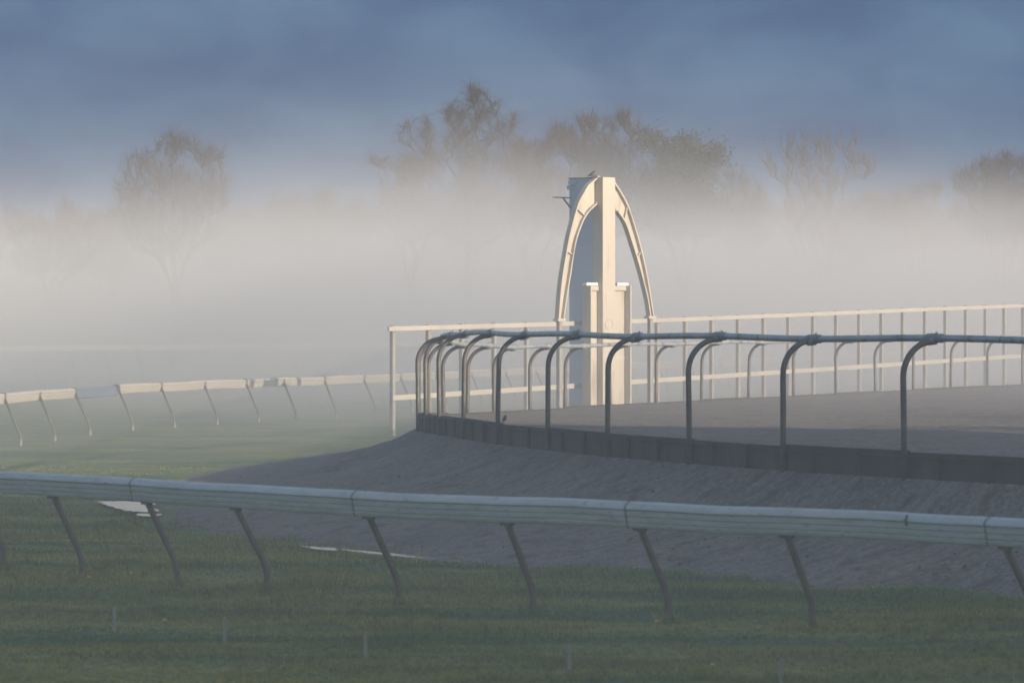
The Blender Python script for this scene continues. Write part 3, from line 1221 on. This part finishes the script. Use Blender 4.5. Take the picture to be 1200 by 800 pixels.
V[:, 1] = np.stack([Xb + dx, Yb + dy, gz - .01], 1)
V[:, 2] = np.stack([Xb + dx * .8 + lx * .35, Yb + dy * .8 + ly * .35, gz + hgt * .6], 1)
V[:, 3] = np.stack([Xb - dx * .8 + lx * .35, Yb - dy * .8 + ly * .35, gz + hgt * .6], 1)
V[:, 4] = np.stack([Xb + lx, Yb + ly, gz + hgt], 1)
idx = (np.arange(nb) * 5)[:, None]
tris = np.concatenate([idx + [[0, 1, 2]], idx + [[0, 2, 3]], idx + [[3, 2, 4]]])
kind(np_mesh("grass", V.reshape(-1, 3), tris, M['blade']), "stuff")["label"] = "short turf grass with longer yellowish tufts"


# ------------------------------------------------------------------ bare winter trees in the fog
def lobes_world(lobes, D):
    out = []
    for px, py, rx, ry in lobes:
        c = at(px, py, D)
        k = D / FPX
        out.append((c.x, c.z, rx * k, ry * k))
    return out


def make_tree(name, label, cat, D, trunk_px, lobes, n=700, twigs=9, droop=0.0, up=0.3, twl=1.0, bark='bark', twig='twig', leaf=None, seed=1, group=None, twr=.0078, trunk_r=.3, stems=1):
    r = np.random.default_rng(seed)
    W = lobes_world(lobes, D)
    tx = gx(trunk_px, D)
    root = thing(name, label, cat, (tx, D, 0), 0, group)
    area = np.array([a * bq for _, _, a, bq in W])
    pick = r.choice(len(W), n, p=area / area.sum())
    att = np.empty((n, 3))
    for k in range(n):
        cx_, cz_, rx, rz_ = W[pick[k]]
        while True:
            q = r.uniform(-1, 1, 3)
            if (q ** 2).sum() < 1:
                break
        q *= .35 + .65 * r.random() ** .4
        att[k] = (cx_ + q[0] * rx - tx, q[1] * min(rx * 1.1, 3.4) + r.normal() * .2, cz_ + q[2] * rz_)
    zlow = att[:, 2].min()
    ztop = att[:, 2].max()
    fork = max(zlow * .55, 1.5)
    nodes = [(0, 0, -.2), (.05, 0, fork * .5), (0.02, .05, fork)]
    par = [-1, 0, 1]
    for s in range(stems):
        a = 2 * math.pi * s / max(stems, 1) + .6
        ix = len(nodes)
        for q in range(1, 6):
            z = fork + (ztop * .72 - fork) * q / 5
            o = (0 if stems == 1 else .9) * q / 5 * (ztop * .10)
            nodes.append((math.cos(a) * o * 1.4 + .12 * r.normal(), math.sin(a) * o + .12 * r.normal(), z))
            par.append(2 if q == 1 else ix + q - 2)
    nodes = [np.array(q, float) for q in nodes]
    base = np.array([0, 0, fork])
    order = np.argsort(((att - base) ** 2).sum(1))
    arr = np.zeros((len(nodes) + n * 4 + 4, 3))
    cnt = len(nodes)
    arr[:cnt] = np.array(nodes)
    par = list(par)
    for k in order:
        p = att[k]
        dd = arr[:cnt] - p
        # prefer nodes that lie below: boughs rise from their parents
        cost = (dd ** 2).sum(1) + np.where(dd[:, 2] > -.2, (dd[:, 2] + .2) ** 2 * 3 + 1.0, 0)
        cost[:2] += 30
        j = int(cost.argmin())
        a = arr[j]
        L = np.linalg.norm(p - a)
        m = 1 if L < .9 else (2 if L < 2.2 else 3)
        prev = j
        for q in range(1, m + 1):
            t = q / m
            pt = a + (p - a) * t
            if q < m:
                pt = pt + r.normal(0, .035 * L, 3)
                pt[2] += (.10 if droop <= 0 else .16) * L * math.sin(math.pi * t)
            arr[cnt] = pt
            par.append(prev)
            prev = cnt
            cnt += 1
    P = arr[:cnt]
    child = np.zeros(cnt)
    cntk = np.zeros(cnt, int)
    for k in range(cnt - 1, 0, -1):
        if cntk[k] == 0:
            child[k] = 1.0
        child[par[k]] += child[k]
        cntk[par[k]] += 1
    rad = .0088 * child ** .5
    rad = np.minimum(rad * trunk_r / max(rad[0], 1e-6) if rad[0] > trunk_r else rad, trunk_r)
    rad = np.maximum(rad, .009)
    # limbs: one tapered prism per segment, thick ones into the trunk mesh
    V, F = [], []
    VT, FT = [], []

    def prism(a, bq, ra, rb, sides, V_, F_):
        d = bq - a
        d = d / (np.linalg.norm(d) + 1e-9)
        ref = np.array([0, 0, 1.]) if abs(d[2]) < .9 else np.array([1., 0, 0])
        x_ = np.cross(d, ref)
        x_ /= np.linalg.norm(x_)
        y_ = np.cross(d, x_)
        n0 = len(V_)
        for c, rr in ((a, ra), (bq, rb)):
            for s in range(sides):
                th = 2 * math.pi * s / sides
                V_.append(c + rr * (math.cos(th) * x_ + math.sin(th) * y_))
        for s in range(sides):
            s2 = (s + 1) % sides
            F_.append((n0 + s, n0 + s2, n0 + sides + s2))
            F_.append((n0 + s, n0 + sides + s2, n0 + sides + s))

    for k in range(1, cnt):
        j = par[k]
        thick = rad[k] > .055
        ra = min(rad[j], rad[k] * 1.6)
        if thick:
            prism(P[j], P[k], ra, rad[k], 7, VT, FT)
        else:
            prism(P[j], P[k], ra, rad[k], 3, V, F)
    np_mesh("trunk", np.array(VT), np.array(FT), M[bark], root)
    # twigs: slender two-piece cones out of the fine branches
    fine = np.where(rad < .05)[0]
    nt = len(fine) * twigs
    src = np.repeat(fine, twigs)
    pj = np.array([par[k] for k in src])
    t = r.random(nt)[:, None]
    o = P[pj] * (1 - t) + P[src] * t
    bd = P[src] - P[pj]
    bd /= np.linalg.norm(bd, axis=1)[:, None] + 1e-9
    d = bd * .7 + r.normal(0, .55, (nt, 3)) + np.array([0, 0, up])
    d /= np.linalg.norm(d, axis=1)[:, None] + 1e-9
    ln = twl * (.35 + .75 * r.random(nt))[:, None]
    mid = o + d * ln * .55
    d2 = d + r.normal(0, .25, (nt, 3)) + np.array([0, 0, up * .5 - droop * 1.6])
    d2 /= np.linalg.norm(d2, axis=1)[:, None] + 1e-9
    tip = mid + d2 * ln * (.55 + droop * .5)
    ref = np.where(np.abs(d[:, 2:3]) < .9, np.array([[0, 0, 1.]]), np.array([[1., 0, 0]]))
    xa = np.cross(d, ref)
    xa /= np.linalg.norm(xa, axis=1)[:, None] + 1e-9
    ya = np.cross(d, xa)
    VV = np.empty((nt, 7, 3))
    for s in range(3):
        th = 2 * math.pi * s / 3
        off = xa * math.cos(th) + ya * math.sin(th)
        VV[:, s] = o + off * twr
        VV[:, 3 + s] = mid + off * twr * .7
    VV[:, 6] = tip
    n0 = len(V)
    ib = n0 + (np.arange(nt) * 7)[:, None]
    ft = []
    for s in range(3):
        s2 = (s + 1) % 3
        ft += [ib + [[s, s2, 3 + s2]], ib + [[s, 3 + s2, 3 + s]], ib + [[3 + s, 3 + s2, 6]]]
    allV = np.concatenate([np.array(V), VV.reshape(-1, 3)]) if V else VV.reshape(-1, 3)
    allF = np.concatenate([np.array(F)] + ft) if F else np.concatenate(ft)
    np_mesh("crown", allV, allF, M[twig], root)
    if leaf:
        tips = fine[r.random(len(fine)) < leaf[0]]
        nl = leaf[1]
        c = np.repeat(P[tips], nl, axis=0) + r.normal(0, leaf[2], (len(tips) * nl, 3)) * np.array([1, 1, .7])
        m_ = len(c)
        e1 = r.normal(0, 1, (m_, 3))
        e1 /= np.linalg.norm(e1, axis=1)[:, None]
        e2 = np.cross(e1, r.normal(0, 1, (m_, 3)))
        e2 /= np.linalg.norm(e2, axis=1)[:, None] + 1e-9
        sz = leaf[3] * (.6 + .8 * r.random(m_))[:, None]
        LV = np.stack([c - e1 * sz, c + e2 * sz * .5, c + e1 * sz, c - e2 * sz * .5], 1)
        li = (np.arange(m_) * 4)[:, None] + np.array([[0, 1, 2, 3]])
        np_mesh("foliage", LV.reshape(-1, 3), li, M['ever'], root)
    return root


TG = "winter trees standing in the fog"
round_tree = make_tree("bare_tree", "rounded bare tree with dense reddish twigs standing alone in the fog at the far left", "tree", 228, 205,
          [(208, 172, 30, 21), (166, 194, 26, 20), (246, 186, 24, 22), (148, 222, 20, 24), (200, 215, 46, 30), (255, 224, 20, 32), (225, 240, 45, 34), (165, 250, 35, 34), (205, 275, 60, 30)],
          n=900, twigs=8, up=.25, twl=1.1, seed=3, group=TG, stems=3)
make_tree("birch_tree", "tallest bare birch with drooping twig clumps, left of the winning post tower", "tree", 232, 545,
          [(557, 112, 15, 18), (533, 135, 18, 20), (556, 140, 14, 22), (574, 130, 20, 17), (600, 138, 9, 16), (597, 152, 12, 10), (535, 160, 20, 20), (580, 160, 22, 16), (552, 185, 40, 32), (600, 190, 26, 22), (555, 225, 55, 34), (545, 265, 60, 30)],
          n=800, twigs=9, droop=.55, up=.1, twl=1.15, seed=5, group=TG, stems=3)
make_tree("birch_tree", "shorter pale birch with hanging twigs just left of the tallest birch", "tree", 226, 482,
          [(477, 156, 13, 19), (500, 152, 12, 19), (455, 192, 18, 10), (440, 190, 12, 8), (480, 195, 26, 26), (505, 190, 22, 26), (475, 228, 42, 28), (480, 262, 48, 26)],
          n=520, twigs=8, droop=.6, up=.1, twl=1.1, twig='twig', seed=8, group=TG, stems=3)
make_tree("bare_tree", "low bushy bare tree filling the gap right of the tallest birch", "tree", 238, 625,
          [(612, 178, 20, 16), (635, 180, 20, 18), (655, 168, 16, 14), (630, 210, 40, 26), (625, 248, 48, 34)], n=620, twigs=9, up=.3, twl=1.0, seed=11, group=TG, stems=2)
make_tree("bare_tree", "broad bare tree with three twiggy peaks behind the top of the tower", "tree", 240, 705,
          [(660, 160, 20, 18), (690, 148, 22, 18), (728, 144, 22, 17), (752, 162, 18, 16), (700, 180, 60, 30), (715, 215, 70, 30), (700, 255, 75, 36)],
          n=1200, twigs=9, up=.45, twl=1.1, seed=13, group=TG, stems=4)
make_tree("evergreen_tree", "dark leafy evergreen tree to the right behind the tower", "tree", 236, 800,
          [(762, 166, 14, 15), (788, 180, 24, 18), (806, 170, 8, 13), (836, 184, 20, 17), (818, 190, 22, 18), (800, 215, 56, 28), (800, 250, 64, 34)],
          n=900, twigs=4, up=.3, twl=.8, leaf=(.75, 34, .34, .085), seed=17, group=TG, stems=3)
open_tree = make_tree("bare_tree", "slender open bare tree with upright branches between the evergreen and the right edge", "tree", 250, 960,
          [(905, 195, 16, 22), (930, 180, 22, 26), (965, 176, 26, 24), (1000, 182, 24, 22), (1015, 200, 16, 18), (955, 215, 52, 36), (960, 245, 60, 28), (960, 275, 62, 28)],
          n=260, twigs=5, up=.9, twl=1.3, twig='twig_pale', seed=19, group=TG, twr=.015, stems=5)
make_tree("bare_tree", "dense dark bare tree cut off by the right edge of the picture", "tree", 268, 1175,
          [(1130, 212, 22, 18), (1158, 200, 22, 18), (1178, 192, 14, 17), (1205, 196, 22, 18), (1180, 225, 60, 26), (1175, 258, 66, 34), (1235, 205, 24, 20)],
          n=1100, twigs=9, up=.35, twl=1.0, seed=23, group=TG, stems=3)
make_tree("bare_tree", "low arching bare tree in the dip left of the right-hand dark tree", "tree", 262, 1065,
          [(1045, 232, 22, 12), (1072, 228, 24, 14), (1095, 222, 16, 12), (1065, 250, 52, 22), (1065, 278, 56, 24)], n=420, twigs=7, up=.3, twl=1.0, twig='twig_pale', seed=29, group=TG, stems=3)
make_tree("bare_tree", "low bare tree fading into fog right of the evergreen", "tree", 246, 870,
          [(862, 215, 18, 22), (880, 228, 18, 20), (868, 245, 38, 24), (870, 275, 44, 26)], n=380, twigs=7, up=.4, twl=1.0, seed=31, group=TG, stems=2)
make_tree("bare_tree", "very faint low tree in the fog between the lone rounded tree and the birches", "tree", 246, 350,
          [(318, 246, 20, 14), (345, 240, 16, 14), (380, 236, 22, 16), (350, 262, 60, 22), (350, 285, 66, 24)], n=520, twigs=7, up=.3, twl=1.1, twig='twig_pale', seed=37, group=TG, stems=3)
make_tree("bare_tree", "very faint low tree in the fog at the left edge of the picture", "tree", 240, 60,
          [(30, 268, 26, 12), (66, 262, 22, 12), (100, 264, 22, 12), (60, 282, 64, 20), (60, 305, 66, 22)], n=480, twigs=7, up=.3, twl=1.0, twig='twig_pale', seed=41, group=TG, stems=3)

for (px, py, D, w, dsc), sd in zip(((280, 252, 268, 40, "very faint low round tree in the fog right of the lone rounded tree"), (410, 246, 272, 38, "very faint low tree in the fog left of the pale birch"),
                                   (1012, 236, 276, 36, "faint low tree in the fog between the open upright tree and the arching tree"), (128, 256, 262, 34, "very faint low tree in the fog just left of the lone rounded tree")), (51, 53, 57, 59)):
    make_tree("bare_tree", dsc, "tree", D, px, [(px - w * .5, py + 6, w * .4, 12), (px + w * .1, py, w * .4, 14), (px + w * .6, py + 8, w * .4, 13), (px, py + 26, w * 1.2, 20), (px, py + 50, w * 1.3, 24)],
              n=380, twigs=8, up=.3, twl=1.0, twig='twig_pale', seed=sd, group=TG, stems=3)

# the wood beyond the trees, one broken mass of twigs
NW = 52000
wr = np.random.default_rng(77)
Yw = 292 + 26 * wr.random(NW)
pxw = -60 + 1320 * wr.random(NW)
Xw = (pxw - 600) / FPX * Yw
topw = 6.0 + 2.6 * vnoise(pxw + 400, Yw * 0, .021, 5) + 1.8 * vnoise(pxw + 90, Yw * 0, .07, 6) + 0.9 * vnoise(pxw, Yw * 0, .3, 8) + .0009 * (pxw - 100)
Zw = topw * (1 - .75 * wr.random(NW) ** 1.5)
dw = wr.normal(0, .5, (NW, 3)) + np.array([0, 0, 1.1])
dw /= np.linalg.norm(dw, axis=1)[:, None]
lw = (.5 + 1.3 * wr.random(NW))[:, None]
o0 = np.stack([Xw, Yw, Zw], 1)
o1 = o0 + dw * lw
sx_ = np.cross(dw, wr.normal(0, 1, (NW, 3)))
sx_ /= np.linalg.norm(sx_, axis=1)[:, None]
sy_ = np.cross(dw, sx_)
rw = (.012 + .022 * wr.random(NW))[:, None]
WV = np.stack([o0 + sx_ * rw, o0 - sx_ * rw * .5 + sy_ * rw * .87, o0 - sx_ * rw * .5 - sy_ * rw * .87, o1], 1)
wi = (np.arange(NW) * 4)[:, None]
WT = np.concatenate([wi + [[0, 1, 3]], wi + [[1, 2, 3]], wi + [[2, 0, 3]]])
kind(np_mesh("far_woodland", WV.reshape(-1, 3), WT, M['twig']), "stuff")["label"] = "dim broken line of bare woodland behind the fog"

# ------------------------------------------------------------------ stand added out of view right of the camera to shade the foreground
gs = thing("shade_stand", "long roofed stand added out of view right of the camera to shade the foreground", "shade_stand", (54, -7, 0))
GH = 18.0


def gbox(name, mat, x0, x1, y0, y1, z0, z1, parent=gs):
    mb = MB()
    mb.box(((x0 + x1) / 2 - 54, (y0 + y1) / 2 + 7, (z0 + z1) / 2), (x1 - x0, y1 - y0, z1 - z0))
    return mb.build(name, mat, parent)


for k in range(8):
    gbox("step", M['concrete'], 48.3 + k * 1.3, 49.6 + k * 1.3 - .005, -34, 20, 0, .8 + k * .75)
rear = gbox("rear_wall", M['concrete'], 58.9, 60.2, -34, 20, 0, GH - .45)
for k in range(10):
    gbox("window", M['glass'], 60.2, 60.26, -32 + k * 5.1, -28.5 + k * 5.1, 5.2, 7.4, rear)
for y in (-34, 19.6):
    gbox("end_wall", M['concrete'], 47.0, 58.895, y, y + .4, 0, GH - .46)
for k in range(8):
    gbox("pillar", M['stand_roof'], 47.2, 47.55, -33 + k * 7, -32.65 + k * 7, 0, GH - .46)
gbox("roof", M['stand_roof'], 45.6, 60.6, -34.6, 20.3, GH - .45, GH)

# tree copies added out of view past its end to soften its shadow edge
for (x, y, rz, sc), dsc in zip(((57, 25.0, .4, 1.30), (50, 24.5, 2.2, 1.05), (62, 31.0, 3.9, 1.35)),
                               ("bare tree added out of view beside the stand to soften its shadow", "smaller bare tree added out of view nearest the track to soften the shadow",
                                "bare tree added out of view farthest from the stand to soften the shadow")):
    c = round_tree.copy()
    COL.objects.link(c)
    c.location, c.rotation_euler, c.scale = (x, y, 0), (0, 0, rz), (sc, sc, sc)
    c["label"], c["group"] = dsc, "shade trees added by the stand"
    for ch in round_tree.children:
        d = ch.copy()
        COL.objects.link(d)
        d.parent = c

# ------------------------------------------------------------------ air: thin haze everywhere and the fog lying over the far turf
def vol_box(name, lo, hi, mat, label):
    mb = MB()
    mb.box([(a + bq) / 2 for a, bq in zip(lo, hi)], [bq - a for a, bq in zip(lo, hi)])
    o = mb.build(name, mat)
    kind(o, "stuff")
    o["label"] = label
    return o


mh = bpy.data.materials.new("thin_haze")
mh.use_nodes = True
nt = mh.node_tree
nt.nodes.clear()
out = nt.nodes.new("ShaderNodeOutputMaterial")
pv = nt.nodes.new("ShaderNodeVolumePrincipled")
pv.inputs["Color"].default_value = (.93, .95, .98, 1)
pv.inputs["Density"].default_value = 0.0002
pv.inputs["Anisotropy"].default_value = 0.0
nt.links.new(pv.outputs[0], out.inputs["Volume"])
vol_box("haze", (-1600, -1000, -1.2), (1600, 2700, 24.5), mh, "thin even haze in the air over the whole racecourse")

mf = bpy.data.materials.new("ground_fog")
mf.use_nodes = True
nt = mf.node_tree
nt.nodes.clear()
out = nt.nodes.new("ShaderNodeOutputMaterial")
pv = nt.nodes.new("ShaderNodeVolumePrincipled")
pv.inputs["Color"].default_value = (.838, .840, .862, 1)
pv.inputs["Anisotropy"].default_value = 0.0
nt.links.new(pv.outputs[0], out.inputs["Volume"])
pos = nt.nodes.new("ShaderNodeNewGeometry").outputs["Position"]
sx = nt.nodes.new("ShaderNodeSeparateXYZ")
nt.links.new(pos, sx.inputs[0])


def mathn(op, a, bq=None):
    n_ = nt.nodes.new("ShaderNodeMath")
    n_.operation = op
    for k, v in enumerate((a, bq)):
        if v is None:
            continue
        if hasattr(v, 'links') or isinstance(v, bpy.types.NodeSocket):
            nt.links.new(v, n_.inputs[k])
        else:
            n_.inputs[k].default_value = v
    return n_.outputs[0]


def smooth(v, f0, f1, t0, t1):
    n_ = nt.nodes.new("ShaderNodeMapRange")
    n_.interpolation_type = 'SMOOTHSTEP'
    nt.links.new(v, n_.inputs["Value"])
    n_.inputs["From Min"].default_value, n_.inputs["From Max"].default_value = f0, f1
    n_.inputs["To Min"].default_value, n_.inputs["To Max"].default_value = t0, t1
    return n_.outputs[0]


mpf = nt.nodes.new("ShaderNodeMapping")
mpf.inputs["Scale"].default_value = (.045, .016, .10)
nt.links.new(pos, mpf.inputs[0])
nf = nt.nodes.new("ShaderNodeTexNoise")
nf.inputs["Scale"].default_value = 1.0
nf.inputs["Detail"].default_value = 2
nt.links.new(mpf.outputs[0], nf.inputs["Vector"])
wob = mathn('MULTIPLY', mathn('SUBTRACT', nf.outputs["Fac"], .5), 4.6)
zz = mathn('ADD', sx.outputs["Z"], wob)
zz = mathn('ADD', zz, smooth(sx.outputs["X"], -30, 5, .7, 0))     # lower top on the left
lin = nt.nodes.new("ShaderNodeMapRange")
nt.links.new(zz, lin.inputs["Value"])
lin.inputs["From Min"].default_value, lin.inputs["From Max"].default_value = 0.5, 11.9
lin.inputs["To Min"].default_value, lin.inputs["To Max"].default_value = 1.0, 0.0
prof = mathn('POWER', lin.outputs[0], 2.7)
yy = mathn('SUBTRACT', sx.outputs["Y"], mathn('MULTIPLY', mathn('MAXIMUM', sx.outputs["X"], 0.0), 1.7))
yy = mathn('ADD', yy, mathn('MULTIPLY', mathn('MINIMUM', mathn('ADD', sx.outputs["X"], 9.0), 0.0), 0.9))
ahead = smooth(yy, 92, 165, 0.0, 1.0)
near_ = smooth(sx.outputs["Y"], 40, 90, 0.0068, 0.0118)
wisp = nt.nodes.new("ShaderNodeTexNoise")
wisp.inputs["Scale"].default_value = 2.6
wisp.inputs["Detail"].default_value = 2
nt.links.new(mpf.outputs[0], wisp.inputs["Vector"])
prof = mathn('MULTIPLY', prof, smooth(wisp.outputs["Fac"], .30, .70, .45, 1.5))
dens = mathn('MULTIPLY', prof, mathn('ADD', mathn('MULTIPLY', ahead, .135), near_))
nt.links.new(dens, pv.inputs["Density"])
mf.cycles.volume_step_rate = 4.0
vol_box("ground_fog", (-260, -20, -1.0), (260, 430, 16.5), mf, "low white ground fog lying over the far turf and in front of the trees")
